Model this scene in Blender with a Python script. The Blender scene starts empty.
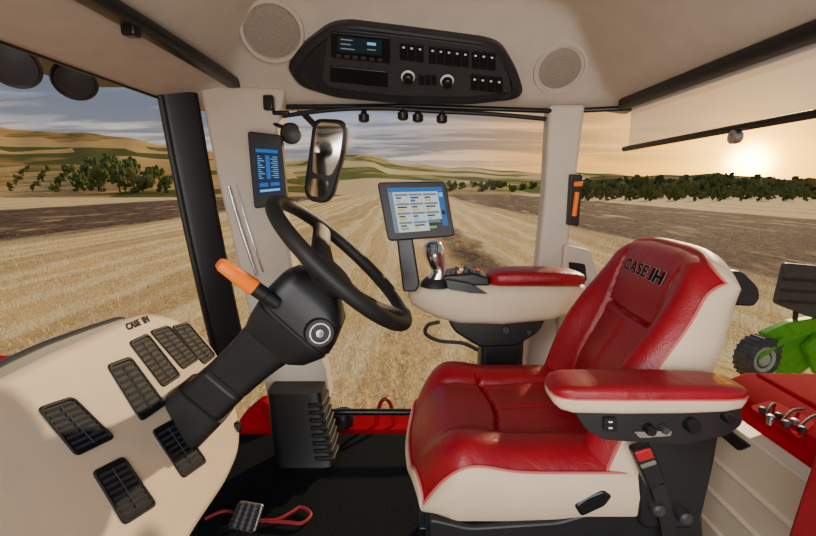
import bpy, bmesh, math, random
from mathutils import Vector as V, Matrix as MX, noise
random.seed(4)
SC = bpy.context.scene
COL = SC.collection
pi = math.pi
# ------------------------------------------------------------------ camera model
F = 442.0
PIT = math.atan(82 / F)
cp, sp = math.cos(PIT), math.sin(PIT)
CAM = V((0, 0, 1.05))
def ray(px, py):
    u = (px - 408) / F; v = (268 - py) / F
    return V((u, cp + v * sp, -sp + v * cp))
def onY(px, py, Y): d = ray(px, py); return CAM + d * (Y / d.y)
def onX(px, py, X): d = ray(px, py); return CAM + d * (X / d.x)
def onZ(px, py, Z): d = ray(px, py); return CAM + d * ((Z - CAM.z) / d.z)
def onP(px, py, p, n): d = ray(px, py); return CAM + d * ((p - CAM).dot(n) / d.dot(n))
cam = bpy.data.cameras.new('camera'); cam.lens = F * 36 / 816; cam.sensor_width = 36
cam.clip_start = .02; cam.clip_end = 3000
co = bpy.data.objects.new('camera', cam); COL.objects.link(co)
co.location = CAM; co.rotation_euler = (pi / 2 - PIT, 0, 0)
SC.camera = co

# ------------------------------------------------------------------ materials
def nodes(name):
    m = bpy.data.materials.new(name); m.use_nodes = True
    nt = m.node_tree
    return m, nt, nt.nodes['Principled BSDF']
def pmat(name, c, rough=.5, metal=0, var=.08, ns=14, bump=.04, bs=250, coat=0, spec=.5, vor=False, wr=0):
    m, nt, b = nodes(name)
    tc = nt.nodes.new('ShaderNodeTexCoord')
    n = nt.nodes.new('ShaderNodeTexNoise'); n.inputs['Scale'].default_value = ns; n.inputs['Detail'].default_value = 4
    nt.links.new(tc.outputs['Object'], n.inputs['Vector'])
    r = nt.nodes.new('ShaderNodeValToRGB')
    r.color_ramp.elements[0].position = .3; r.color_ramp.elements[1].position = .7
    r.color_ramp.elements[0].color = [x * (1 - var) for x in c] + [1]
    r.color_ramp.elements[1].color = [min(1, x * (1 + var)) for x in c] + [1]
    nt.links.new(n.outputs['Fac'], r.inputs['Fac']); nt.links.new(r.outputs['Color'], b.inputs['Base Color'])
    b.inputs['Roughness'].default_value = rough; b.inputs['Metallic'].default_value = metal
    b.inputs['Specular IOR Level'].default_value = spec
    if coat: b.inputs['Coat Weight'].default_value = coat; b.inputs['Coat Roughness'].default_value = .12
    if bump:
        if vor:
            t = nt.nodes.new('ShaderNodeTexVoronoi'); t.inputs['Scale'].default_value = bs; o = t.outputs['Distance']
        else:
            t = nt.nodes.new('ShaderNodeTexNoise'); t.inputs['Scale'].default_value = bs; o = t.outputs['Fac']
        nt.links.new(tc.outputs['Object'], t.inputs['Vector'])
        bp = nt.nodes.new('ShaderNodeBump'); bp.inputs['Strength'].default_value = bump; bp.inputs['Distance'].default_value = .01
        nt.links.new(o, bp.inputs['Height']); nt.links.new(bp.outputs['Normal'], b.inputs['Normal'])
        if wr:
            w = nt.nodes.new('ShaderNodeTexNoise'); w.inputs['Scale'].default_value = 16; w.inputs['Detail'].default_value = 3; w.inputs['Distortion'].default_value = 1.5
            nt.links.new(tc.outputs['Object'], w.inputs['Vector'])
            b2 = nt.nodes.new('ShaderNodeBump'); b2.inputs['Strength'].default_value = wr; b2.inputs['Distance'].default_value = .012
            nt.links.new(w.outputs['Fac'], b2.inputs['Height']); nt.links.new(b2.outputs['Normal'], bp.inputs['Normal'])
    return m
def emat(name, c, s=1.0):
    m, nt, b = nodes(name)
    b.inputs['Base Color'].default_value = (0, 0, 0, 1); b.inputs['Roughness'].default_value = .35
    b.inputs['Specular IOR Level'].default_value = .2
    n = nt.nodes.new('ShaderNodeTexNoise'); n.inputs['Scale'].default_value = 30
    r = nt.nodes.new('ShaderNodeValToRGB')
    r.color_ramp.elements[0].color = [x * .9 for x in c] + [1]; r.color_ramp.elements[1].color = list(c) + [1]
    nt.links.new(n.outputs['Fac'], r.inputs['Fac']); nt.links.new(r.outputs['Color'], b.inputs['Emission Color'])
    b.inputs['Emission Strength'].default_value = s
    return m
BEIGE = pmat('beige_plastic', (.58, .465, .335), .5, var=.03, bump=.05, bs=500, spec=.35)
LINER = pmat('headliner_fabric', (.52, .455, .38), .85, var=.05, bump=.12, bs=700, spec=.2)
PILLAR = pmat('pillar_plastic', (.58, .50, .41), .5, var=.03, bump=.03, bs=500, spec=.3)
BLACK = pmat('black_plastic', (.010, .010, .011), .42, var=.15, bump=.06, bs=500, spec=.4)
SATIN = pmat('satin_black', (.008, .008, .009), .30, var=.1, bump=.02, spec=.4)
VENT = pmat('vent_black', (.004, .005, .007), .6, var=.1, bump=.02, spec=.25)
SLAT = pmat('vent_slat_grey', (.028, .034, .045), .55, var=.1, bump=.02, spec=.22)
DGREY = pmat('dark_grey_plastic', (.035, .035, .038), .45, var=.12, bump=.05, bs=400, spec=.35)
RUBBER = pmat('black_rubber', (.010, .010, .010), .55, var=.2, bump=.1, bs=300, spec=.4)
CARPET = pmat('black_carpet', (.007, .009, .011), .95, var=.4, ns=120, bump=.5, bs=900, spec=.1)
REDL = pmat('red_leather', (.24, .0022, .009), .36, var=.10, ns=9, bump=.10, bs=420, vor=True, spec=.40, wr=.20)
BEIL = pmat('beige_leather', (.575, .45, .31), .48, var=.04, bump=.10, bs=420, vor=True, spec=.3, wr=.10)
STITCH = pmat('red_stitching', (.50, .09, .08), .6)
PALEST = pmat('pale_stitching', (.55, .42, .36), .6)
REDP = pmat('red_paint', (.36, .008, .015), .3, var=.06, coat=.25, bump=0, spec=.35)
FENDR = pmat('fender_red', (.34, .006, .016), .7, var=.10, bump=0, spec=.01)
CHROME = pmat('chrome', (.75, .75, .76), .18, metal=1, var=.05, bump=0)
STEEL = pmat('brushed_steel', (.45, .44, .43), .4, metal=1, var=.15, bump=.1)
ORANGE = pmat('orange_plastic', (.95, .19, .002), .45, var=.05, bump=0, spec=.3)
GREEN = pmat('green_paint', (.13, .50, .02), .5, var=.15, spec=.3)
LOGO = pmat('black_lettering', (.004, .003, .003), .6, spec=.1)
LOGOE = pmat('grey_lettering_edge', (.30, .24, .23), .5, spec=.2)
LOGOG = pmat('dark_lettering', (.008, .007, .006), .6, spec=.1)
WHITE = pmat('white_mark', (.75, .74, .72), .5)
MIRROR = pmat('mirror_glass', (.42, .38, .33), .08, metal=1, var=.02, bump=0)
E_WHITE = emat('screen_white', (.80, .86, .84), .85)
E_GREY = emat('screen_grey', (.22, .30, .36), .8)
E_BLUE = emat('screen_blue', (.02, .16, .50), .9)
E_NAVY = emat('screen_navy', (.004, .022, .075), .9)
E_CYAN = emat('screen_cyan', (.20, .60, .90), 1)
E_GREEN = emat('screen_green', (.18, .55, .12), .9)
E_YEL = emat('screen_yellow', (.85, .62, .06), .9)
E_DARK = emat('screen_dark', (.02, .03, .035), .6)

def glassmat():
    m, nt, b = nodes('window_glass')
    nt.nodes.remove(b)
    out = nt.nodes['Material Output']
    t = nt.nodes.new('ShaderNodeBsdfTransparent'); g = nt.nodes.new('ShaderNodeBsdfGlossy'); g.inputs['Roughness'].default_value = .02
    n = nt.nodes.new('ShaderNodeTexNoise'); n.inputs['Scale'].default_value = 3
    r = nt.nodes.new('ShaderNodeValToRGB'); r.color_ramp.elements[0].color = (.96, .97, .97, 1); r.color_ramp.elements[1].color = (.98, .98, .98, 1)
    nt.links.new(n.outputs['Fac'], r.inputs['Fac']); nt.links.new(r.outputs['Color'], t.inputs['Color'])
    mx = nt.nodes.new('ShaderNodeMixShader'); mx.inputs[0].default_value = .003
    nt.links.new(t.outputs[0], mx.inputs[1]); nt.links.new(g.outputs[0], mx.inputs[2])
    nt.links.new(mx.outputs[0], out.inputs['Surface'])
    return m
GLASS = glassmat()
def blindmat():
    m, nt, b = nodes('sheer_blind')
    out = nt.nodes['Material Output']
    t = nt.nodes.new('ShaderNodeBsdfTransparent')
    tr = nt.nodes.new('ShaderNodeBsdfTranslucent'); tr.inputs['Color'].default_value = (.66, .66, .66, 1)
    n = nt.nodes.new('ShaderNodeTexNoise'); n.inputs['Scale'].default_value = 60
    r = nt.nodes.new('ShaderNodeValToRGB'); r.color_ramp.elements[0].color = (.66, .66, .66, 1); r.color_ramp.elements[1].color = (.74, .74, .74, 1)
    nt.links.new(n.outputs['Fac'], r.inputs['Fac']); nt.links.new(r.outputs['Color'], b.inputs['Base Color'])
    b.inputs['Roughness'].default_value = .8
    a = nt.nodes.new('ShaderNodeMixShader'); a.inputs[0].default_value = .35
    nt.links.new(b.outputs[0], a.inputs[1]); nt.links.new(tr.outputs[0], a.inputs[2])
    mx = nt.nodes.new('ShaderNodeMixShader'); mx.inputs[0].default_value = .74
    nt.links.new(t.outputs[0], mx.inputs[1]); nt.links.new(a.outputs[0], mx.inputs[2])
    nt.links.new(mx.outputs[0], out.inputs['Surface'])
    return m
BLIND = blindmat()

# ------------------------------------------------------------------ object helpers
ORG = {}
def thing(name, label, cat, loc, group=None):
    o = bpy.data.objects.new(name, None); COL.objects.link(o)
    o.empty_display_size = .1; o.location = loc
    o['label'] = label; o['category'] = cat
    if group: o['group'] = group
    ORG[o] = V(loc)
    return o
def tag(o, label, cat, group=None, kind=None):
    o['label'] = label; o['category'] = cat
    if group: o['group'] = group
    if kind: o['kind'] = kind
    return o
def obj(name, bm, m, parent=None, bevel=0, subs=0, smooth=38, seg=3, label=None, solid=0):
    bmesh.ops.recalc_face_normals(bm, faces=bm.faces[:])
    if parent is not None: off = ORG[parent]
    else:
        xs = [v.co for v in bm.verts]
        off = V(((min(p.x for p in xs) + max(p.x for p in xs)) / 2, (min(p.y for p in xs) + max(p.y for p in xs)) / 2, min(p.z for p in xs)))
    bmesh.ops.translate(bm, verts=bm.verts[:], vec=-off)
    me = bpy.data.meshes.new(name); bm.to_mesh(me); bm.free()
    ms = m if isinstance(m, (list, tuple)) else [m]
    for x in ms: me.materials.append(x)
    if smooth:
        me.shade_smooth(); me.set_sharp_from_angle(angle=math.radians(smooth))
    o = bpy.data.objects.new(name, me); COL.objects.link(o)
    if parent is not None: o.parent = parent
    else: o.location = off
    ORG[o] = off
    if solid:
        s = o.modifiers.new('solid', 'SOLIDIFY'); s.thickness = solid; s.offset = 0
    if bevel:
        b = o.modifiers.new('bevel', 'BEVEL'); b.width = bevel; b.segments = seg; b.limit_method = 'ANGLE'; b.angle_limit = math.radians(35)
    if subs:
        s = o.modifiers.new('subsurf', 'SUBSURF'); s.levels = subs; s.render_levels = subs
    if label: o['label'] = label
    return o
def struct(name, bm, m, **k):
    o = obj(name, bm, m, **k); o['kind'] = 'structure'; return o
def B(): return bmesh.new()
def box(bm, c, s, rot=None):
    m = MX.Translation(c)
    if rot is not None: m = m @ rot.to_4x4()
    bmesh.ops.create_cube(bm, size=1, matrix=m @ MX.Diagonal((s[0], s[1], s[2], 1)))
    return bm
def bx(bm, x0, x1, y0, y1, z0, z1): return box(bm, V(((x0 + x1) / 2, (y0 + y1) / 2, (z0 + z1) / 2)), (x1 - x0, y1 - y0, z1 - z0))
def loft(bm, rings, cap=True, closed=False, endcap=False):
    vs = [[bm.verts.new(p) for p in r] for r in rings]
    n = len(vs[0])
    pairs = list(zip(vs[:-1], vs[1:]))
    if closed: pairs.append((vs[-1], vs[0]))
    for a, b in pairs:
        for i in range(n):
            j = (i + 1) % n
            bm.faces.new((a[i], a[j], b[j], b[i]))
    if cap and not closed:
        bm.faces.new(vs[0]); bm.faces.new(vs[-1][::-1])
    elif endcap: bm.faces.new(vs[-1][::-1])
    return bm
def sell(c, U, W, a, b, p=2.5, n=24):
    r = []
    for i in range(n):
        t = 2 * pi * i / n
        ct, st = math.cos(t), math.sin(t)
        r.append(V(c) + U * (a * math.copysign(abs(ct) ** (2 / p), ct)) + W * (b * math.copysign(abs(st) ** (2 / p), st)))
    return r
def tube(bm, pts, r, seg=12, closed=False):
    pts = [V(p) for p in pts]; n = len(pts)
    rs = r if isinstance(r, (list, tuple)) else [r] * n
    rings = []; ref = None
    for i, p in enumerate(pts):
        if closed: t = (pts[(i + 1) % n] - pts[i - 1]).normalized()
        else: t = (pts[min(i + 1, n - 1)] - pts[max(i - 1, 0)]).normalized()
        if ref is None:
            ref = V((0, 0, 1)) if abs(t.z) < .9 else V((1, 0, 0))
        u = (ref - t * ref.dot(t)).normalized(); w = t.cross(u); ref = u
        rings.append([p + (u * math.cos(2 * pi * k / seg) + w * math.sin(2 * pi * k / seg)) * rs[i] for k in range(seg)])
    return loft(bm, rings, closed=closed)
def curve(pts, n=8):
    pts = [V(p) for p in pts]; out = []
    for i in range(len(pts) - 1):
        p0 = pts[max(i - 1, 0)]; p1 = pts[i]; p2 = pts[i + 1]; p3 = pts[min(i + 2, len(pts) - 1)]
        for k in range(n):
            t = k / n
            out.append(.5 * ((2 * p1) + (p2 - p0) * t + (2 * p0 - 5 * p1 + 4 * p2 - p3) * t * t + (3 * p1 - p0 - 3 * p2 + p3) * t ** 3))
    out.append(pts[-1]); return out
def frame(n):
    n = V(n).normalized()
    a = V((0, 0, 1)) if abs(n.z) < .95 else V((1, 0, 0))
    u = a.cross(n).normalized(); w = n.cross(u)
    return u, w, n
def lathe(bm, c, ax, prof, seg=28, cap=True):
    u, w, n = frame(ax)
    return loft(bm, [[V(c) + n * h + (u * math.cos(2 * pi * k / seg) + w * math.sin(2 * pi * k / seg)) * max(r, 1e-4) for k in range(seg)] for r, h in prof], cap=cap)
def rpoly(pts, r, seg=5):
    out = []; n = len(pts)
    for i, p in enumerate(pts):
        a = pts[i - 1] - p; b = pts[(i + 1) % n] - p
        p0 = p + a.normalized() * min(r, a.length * .48); p2 = p + b.normalized() * min(r, b.length * .48)
        for k in range(seg + 1):
            t = k / seg
            out.append(p0 * (1 - t) ** 2 + p * 2 * t * (1 - t) + p2 * t * t)
    return out
def prism(bm, pts, vec):
    loft(bm, [list(pts), [p + vec for p in pts]]); return bm
def idx(bm, start, k):
    bm.faces.ensure_lookup_table()
    for f in bm.faces[start:]: f.material_index = k
def text(name, s, o, right, up, size, m, parent, ext=.0008, width=None, bold=0, space=1.0):
    cu = bpy.data.curves.new('lettering', 'FONT'); cu.body = s; cu.size = size; cu.extrude = ext; cu.align_x = 'CENTER'; cu.align_y = 'CENTER'; cu.offset = bold; cu.space_character = space
    ob = bpy.data.objects.new('lettering', cu); COL.objects.link(ob)
    dg = bpy.context.evaluated_depsgraph_get(); dg.update()
    me = bpy.data.meshes.new_from_object(ob.evaluated_get(dg)); bpy.data.objects.remove(ob)
    xs = [v.co.x for v in me.vertices]; cx = (max(xs) + min(xs)) / 2
    sx = 1.0 if width is None else width / (max(xs) - min(xs))
    r = V(right).normalized(); u = V(up); u = (u - r * u.dot(r)).normalized(); n = r.cross(u)
    mt = MX.Identity(4)
    for i in range(3): mt[i][0] = r[i] * sx; mt[i][1] = u[i]; mt[i][2] = n[i]; mt[i][3] = o[i] - ORG[parent][i] - r[i] * sx * cx
    me.transform(mt); me.materials.clear(); me.materials.append(m); me.name = name
    t = bpy.data.objects.new(name, me); COL.objects.link(t); t.parent = parent; ORG[t] = ORG[parent]
    return t
def lerp(a, b, t): return a + (b - a) * t
def interp(tab, x):
    if x <= tab[0][0]: return tab[0][1]
    for (a, b), (c, d) in zip(tab[:-1], tab[1:]):
        if x <= c: return b + (d - b) * (x - a) / (c - a)
    return tab[-1][1]
def sstep(a, b, x):
    t = max(0, min(1, (x - a) / (b - a))); return t * t * (3 - 2 * t)
def bil(q, u, v):  # q = tl,tr,br,bl
    return lerp(lerp(q[0], q[1], u), lerp(q[3], q[2], u), v)
def cells(bm, q, lst, n, off=.0008):
    for (u0, v0, u1, v1, k) in lst:
        f = bm.faces.new([bm.verts.new(bil(q, a, b) + n * (off * (1 + .3 * k))) for a, b in ((u0, v0), (u1, v0), (u1, v1), (u0, v1))])
        f.material_index = k

# ================================================================== SETTING
LT = [(-.86, 1.352), (-.68, 1.40), (-.60, 1.44), (-.46, 1.59), (-.34, 1.655), (0, 1.67)]
FT = [(1.0, 1.68), (1.3, 1.655), (1.45, 1.62), (1.69, 1.355), (1.76, 1.335)]
RT = [(.3, 1.66), (.5, 1.58), (.70, 1.38), (.80, 1.335), (.85, 1.33)]
def ceil_z(x, y):
    zs = [interp(LT, x), interp(FT, y), interp(RT, x)]
    k = 70
    return -math.log(sum(math.exp(-k * z) for z in zs)) / k
def ceil_hit(px, py):
    d = ray(px, py); t = .5
    while t < 3:
        p = CAM + d * t
        if p.z >= ceil_z(p.x, p.y): break
        t += .002
    e = .01
    n = V(((ceil_z(p.x + e, p.y) - ceil_z(p.x - e, p.y)) / (2 * e), (ceil_z(p.x, p.y + e) - ceil_z(p.x, p.y - e)) / (2 * e), -1)).normalized()
    return p, n, t
bm = B()
nx, ny = 70, 70
gv = [[bm.verts.new((x, y, ceil_z(x, y))) for y in [-.1 + 1.86 * j / ny for j in range(ny + 1)]] for x in [-.86 + 1.69 * i / nx for i in range(nx + 1)]]
for i in range(nx):
    for j in range(ny): bm.faces.new((gv[i][j], gv[i + 1][j], gv[i + 1][j + 1], gv[i][j + 1]))
struct('ceiling', bm, LINER, solid=.01)
struct('roof', bx(B(), -1.28, .98, -.15, 1.9, 1.70, 1.76), BLACK, bevel=.02)
struct('roof_visor', bx(B(), -1.28, -.90, .3, 1.85, 1.43, 1.70), BLACK, bevel=.02)
struct('floor', bx(B(), -.86, .76, .25, 1.74, -.05, 0), CARPET)
bm = bx(B(), .755, .80, .2, 1.70, 0, .50)
for k in range(5):
    tube(bm, [V((.755, .35, .06 + .085 * k)), V((.755, 1.55, .06 + .085 * k - .02))], .008, 8)
struct('wall_rear', bm, BEIGE, bevel=.004)
struct('wall_front', bx(B(), -.90, -.86, .2, 1.5, -.02, .5), BLACK)
def poly_struct(name, pxs, Y, dy, m, bevel=.01, rnd=.0):
    pts = [onY(a, b, Y) for a, b in pxs]
    if rnd: pts = rpoly(pts, rnd)
    return struct(name, prism(B(), pts, V((0, dy, 0))), m, bevel=bevel)
poly_struct('trim_1', [(198, 84), (285, 88), (277, 130), (281, 200), (296, 290), (326, 372), (330, 402), (268, 402), (240, 275), (217, 180)], 1.64, .10, PILLAR, .014)
poly_struct('trim_2', [(550, 104), (586, 104), (574, 200), (565, 280), (556, 420), (520, 420), (537, 278), (545, 200)], 1.69, .08, PILLAR, .014)
a0, a1 = onY(176, 80, 1.63), onY(232, 360, 1.72)
bm = B(); U = V((.8, .6, 0)); W = V((-.6, .8, 0))
loft(bm, [sell(lerp(a0, a1, t) + V((-.008 * math.sin(t * pi), 0, 0)), U, W, .060, .03, 6, 20) for t in (0, .25, .5, .75, 1)])
loft(bm, [sell(lerp(a0, a1, t) + U * -.05 + V((-.008 * math.sin(t * pi), -.02, 0)), U, W, .010, .016, 3, 12) for t in (0, .25, .5, .75, 1)])
struct('trim_3', bm, BLACK)
struct('trim_4', tube(B(), [V((-.858, .35, 1.350)), V((-.858, 1.63, 1.350))], .007), SATIN)
struct('trim_5', tube(B(), [onY(282, 107, 1.70), onY(410, 106, 1.70), onY(552, 111, 1.70)], .009), SATIN)
struct('trim_6', tube(B(), [V((.80, .5, 1.325)), V((.80, 1.66, 1.325)), V((.62, 1.72, 1.325))], .009), SATIN)
struct('trim_7', tube(B(), [onY(323, 412, 1.72), onY(430, 412, 1.72), V((.62, 1.72, .08))], .014), SATIN)
poly_struct('trim_8', [(565, 245), (590, 250), (604, 290), (600, 420), (555, 420), (560, 300)], 1.66, .06, PILLAR, .01)
def pane(name, pts):
    bm = B(); bm.faces.new([bm.verts.new(p) for p in pts]); return struct(name, bm, GLASS, smooth=0)
pane('window_1', [V((-.865, .25, 1.35)), V((-.865, 1.66, 1.35)), V((-.90, 1.66, .4)), V((-.90, .25, .4))])
pane('window_2', [V((-.75, 1.765, 1.33)), V((.62, 1.765, 1.33)), V((.60, 1.765, .03)), V((-.6, 1.765, .03))])
pane('window_3', [V((.805, .25, 1.33)), V((.805, 1.68, 1.33)), V((.805, 1.68, .5)), V((.805, .25, .5))])
pane('window_4', [V((.805, 1.68, 1.33)), V((.66, 1.76, 1.33)), V((.66, 1.76, .1)), V((.805, 1.68, .1))])

# ================================================================== CEILING THINGS
SPK = pmat('speaker_mesh', (.31, .265, .215), .8, var=.3, ns=400, bump=.4, bs=600, spec=.2)
def speaker(px, py, r, label, nrm=None):
    p, n, t = ceil_hit(px, py)
    if nrm: n = V(nrm).normalized(); p = p + n * .02
    root = thing('ceiling_speaker', label, 'speaker', p, 'round headliner speakers')
    obj('ring', lathe(B(), p, n, [(r * 1.12, -.05), (r, .006), (r * .96, .014), (r * .86, .014), (r * .84, .006), (r * .84, -.01)], 48), LINER, root)
    obj('grille', lathe(B(), p, n, [(r * .845, -.004), (r * .845, .005), (r * .6, .011), (0, .013)], 48), SPK, root)
    m2 = B()
    for k in range(1, 7): 
        h = .0115 if k < 5 else .011 - .003 * (k - 4)
        lathe(m2, p, n, [(r * .13 * k - .0012, h - .003), (r * .13 * k - .0012, h + .0015), (r * .13 * k + .0012, h + .0015), (r * .13 * k + .0012, h - .003)], 40, cap=False)
    obj('grille_rib', m2, SPK, root)
    return root
speaker(272, 28, .100, 'round beige ceiling speaker above the windscreen corner, left of the radio console', (.22, -.72, -.66))
speaker(560, 68, .092, 'round beige ceiling speaker right of the radio console above the pillar')

# overhead console
CN = V((0, -.74, -.673)).normalized()
CP0 = V((0, 1.69, 1.355)) + CN * .035
def cpt(px, py, h=0): return onP(px, py, CP0 + CN * h, CN)
oc = thing('overhead_console', 'black overhead console with radio, knobs and rocker switches under the headliner', 'console', cpt(405, 65))
outline = [(286, 67), (302, 46), (329, 26), (348, 23), (420, 32), (488, 41), (503, 47), (517, 71), (524, 92), (517, 100), (470, 105), (410, 105), (335, 98), (299, 87)]
o_out = [cpt(a, b) for a, b in outline]
oc_c = sum(o_out, V()) / len(o_out)
r0 = rpoly(o_out, .03)
HOUS = pmat('console_black', (.020, .020, .022), .4, var=.12, bump=.05, bs=400, spec=.4)
obj('housing', loft(B(), [[p - CN * .07 for p in r0], [p - CN * .004 for p in r0], [lerp(p, oc_c, .03) + CN * .004 for p in r0], [lerp(p, oc_c, .09) + CN * .006 for p in r0], [lerp(p, oc_c, .11) - CN * .002 for p in r0]]), HOUS, oc, smooth=28)
inner = [(328, 32), (345, 30), (420, 38), (487, 47), (497, 52), (508, 75), (512, 92), (470, 97), (395, 96), (330, 88), (322, 80)]
obj('face_plate', prism(B(), rpoly([cpt(a, b, .004) for a, b in inner], .012), CN * -.006), DGREY, oc, bevel=.002)
def crect(x0, y0, x1, y1, h, slope=.1):
    return [cpt(x0, y0, h), cpt(x1, y0 + (x1 - x0) * slope, h), cpt(x1, y1 + (x1 - x0) * slope, h), cpt(x0, y1, h)]
rad = obj('radio', prism(B(), rpoly(crect(331, 32, 390, 58, .012), .006), CN * -.01), SATIN, oc, bevel=.002)
bm = B(); q = crect(338, 36, 382, 51, .0125)
cells(bm, q, [(0, 0, 1, 1, 0)] + [(.06, .15 + .3 * k, .06 + random.uniform(.2, .5), .22 + .3 * k, 1) for k in range(3)] + [(.66, .2, .86, .38, 2), (.66, .65, .86, .72, 1)], CN)
obj('radio_display', bm, [E_DARK, E_GREY, E_CYAN], rad, smooth=0)
for k in range(6):
    obj('radio_button', prism(B(), crect(336 + k * 8.3, 54.5 + k * .83, 341 + k * 8.3, 57.5 + k * .83, .0155), CN * -.004), DGREY, rad, bevel=.001)
obj('storage_slot', prism(B(), rpoly(crect(330, 66, 388, 82, .009), .006), CN * -.006), SATIN, oc, bevel=.003)
def rocker(X0, Y0, hh):
    sw = obj('rocker_switch', prism(B(), rpoly(crect(X0, Y0, X0 + 7.2, Y0 + hh, .011), .003, 3), CN * -.008), SATIN, oc, bevel=.0015)
    bm = B(); cells(bm, crect(X0 + 2.4, Y0 + 3.4, X0 + 4.8, Y0 + 5.2, .0115), [(0, 0, 1, 1, 0)], CN)
    obj('symbol', bm, WHITE, sw, smooth=0)
for x0, n in ((400, 3), (429, 5), (472, 3)):
    for k in range(n):
        X0 = x0 + k * 8.2; rocker(X0, 43 + (X0 - 400) * .115, 17)
for k in range(4): rocker(471 + k * 8.2, 75 + k * .9, 15)
for (px, py, r) in ((408, 76, .024), (447, 80, .024)):
    p = cpt(px, py, .004)
    kn = obj('control_knob', lathe(B(), p, CN, [(r, 0), (r, .006), (r * .75, .012), (r * .68, .03), (r * .5, .033), (0, .033)], 30), SATIN, oc)
    obj('dial_ring', lathe(B(), p, CN, [(r * .98, .0065), (r * .94, .0085), (r * .78, .0125), (r * .77, .0110)], 30, cap=False), WHITE, kn)
for k in range(3):
    X0 = 419 + k * 6.2
    obj('push_button', prism(B(), rpoly(crect(X0, 75, X0 + 5, 85, .009), .002, 3), CN * -.005), SATIN, oc, bevel=.001)

# front roller blind cassette
rb = thing('roller_blind', 'black front sun blind cassette running along the headliner near the windscreen', 'sun blind', (-.62, 1.1, 1.39), 'window sun blinds')
bm = B(); loft(bm, [sell(V((-.62 + .02 * math.sin((y - .5) * 2.4), y, 1.405)), V((1, 0, 0)), V((0, 0, 1)), .024, .017, 4, 20) for y in (.5, .7, .9, 1.1, 1.3, 1.5, 1.66)])
obj('cassette', bm, BLACK, rb)
pc = onX(133, 32, -.60)
obj('clip', bx(B(), pc.x - .02, pc.x + .012, pc.y - .015, pc.y + .015, 1.37, 1.40), SATIN, rb, bevel=.006)
# far window blind rail
fr = thing('blind_rail', 'thin black rail with clips along the top of the middle window', 'rail', onY(410, 112, 1.66))
rp = [onY(283, 116, 1.66), onY(330, 110, 1.655), onY(380, 108, 1.65), onY(430, 111, 1.65), onY(490, 114, 1.655), onY(546, 119, 1.66)]
obj('rail', tube(B(), curve(rp, 6), .008), BLACK, fr)
for px, py in ((364, 116), (403, 114), (418, 116), (442, 117)):
    p = onY(px, py, 1.65)
    obj('clip', lathe(B(), p + V((0, 0, .02)), V((0, 0, -1)), [(.008, 0), (.012, .012), (.02, .016), (.02, .036), (.012, .042), (0, .043)], 18), SATIN, fr)
bm = box(B(), onY(269, 103, 1.62), (.035, .03, .05)); box(bm, onY(281, 113, 1.64), (.06, .02, .015))
obj('end_bracket', bm, SATIN, fr, bevel=.006)
p = onY(290, 133, 1.62)
rk = thing('blind_spot_mirror', 'small round black mirror pod under the rail beside the tall mirror', 'mirror', p)
obj('pod', lathe(B(), p + V((0, .03, 0)), V((0, -1, 0)), [(.01, -.02), (.034, 0), (.038, .015), (.036, .028), (.03, .03), (0, .03)], 28), BLACK, rk)
obj('lens', lathe(B(), p, V((0, -1, 0)), [(.029, .0005), (.02, .004), (0, .006)], 24), DGREY, rk)
obj('stalk', tube(B(), [p + V((-.02, .02, .02)), onY(274, 124, 1.645)], .007), BLACK, rk)
# rear roller blind
rr = thing('roller_blind', 'sheer grey sun blind half drawn over the rear window at right', 'sun blind', (.77, 1.1, 1.18), 'window sun blinds')
bm = B(); loft(bm, [sell(V((.765, y, 1.335)), V((1, 0, 0)), V((0, 0, 1)), .022, .018, 4, 20) for y in (.45, 1.0, 1.64)])
obj('cassette', bm, BLACK, rr)
bm = B(); bm.faces.new([bm.verts.new(p) for p in (V((.772, .5, 1.33)), V((.772, 1.60, 1.33)), V((.772, 1.60, 1.185)), V((.772, .5, 1.185)))])
obj('blind_fabric', bm, BLIND, rr, smooth=0)
obj('bottom_bar', tube(B(), [V((.772, .5, 1.187)), V((.772, 1.63, 1.18))], .009), SATIN, rr)
p = onX(736, 137, .77)
obj('pull_knob', lathe(B(), p, V((-1, 0, 0)), [(.014, -.008), (.016, .0), (.016, .01), (.010, .014), (0, .014)], 20), STEEL, rr)
# outside roof lamps
for px, py, lab in ((14, 64, 'dark round lamp under the roof edge beyond the windscreen, nearer the picture edge'), (75, 80, 'dark round lamp under the roof edge beyond the windscreen, nearer the dark frame')):
    p = onX(px, py, -1.0)
    t = thing('work_lamp', lab, 'lamp', p, 'roof lamps beyond the windscreen')
    ax = V((.35, -.75, -.55))
    obj('lamp_body', lathe(B(), p, ax, [(.02, -.05), (.05, -.035), (.058, -.01), (.060, .01), (.055, .016), (.05, .012), (0, .012)], 32), BLACK, t)
    obj('lamp_lens', lathe(B(), p, ax, [(.05, .0125), (.03, .018), (0, .02)], 32), DGREY, t)
    obj('bracket', tube(B(), [p + V((0, .02, .01)), V((p.x - .02, p.y + .03, 1.435))], .012), BLACK, t)

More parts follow.
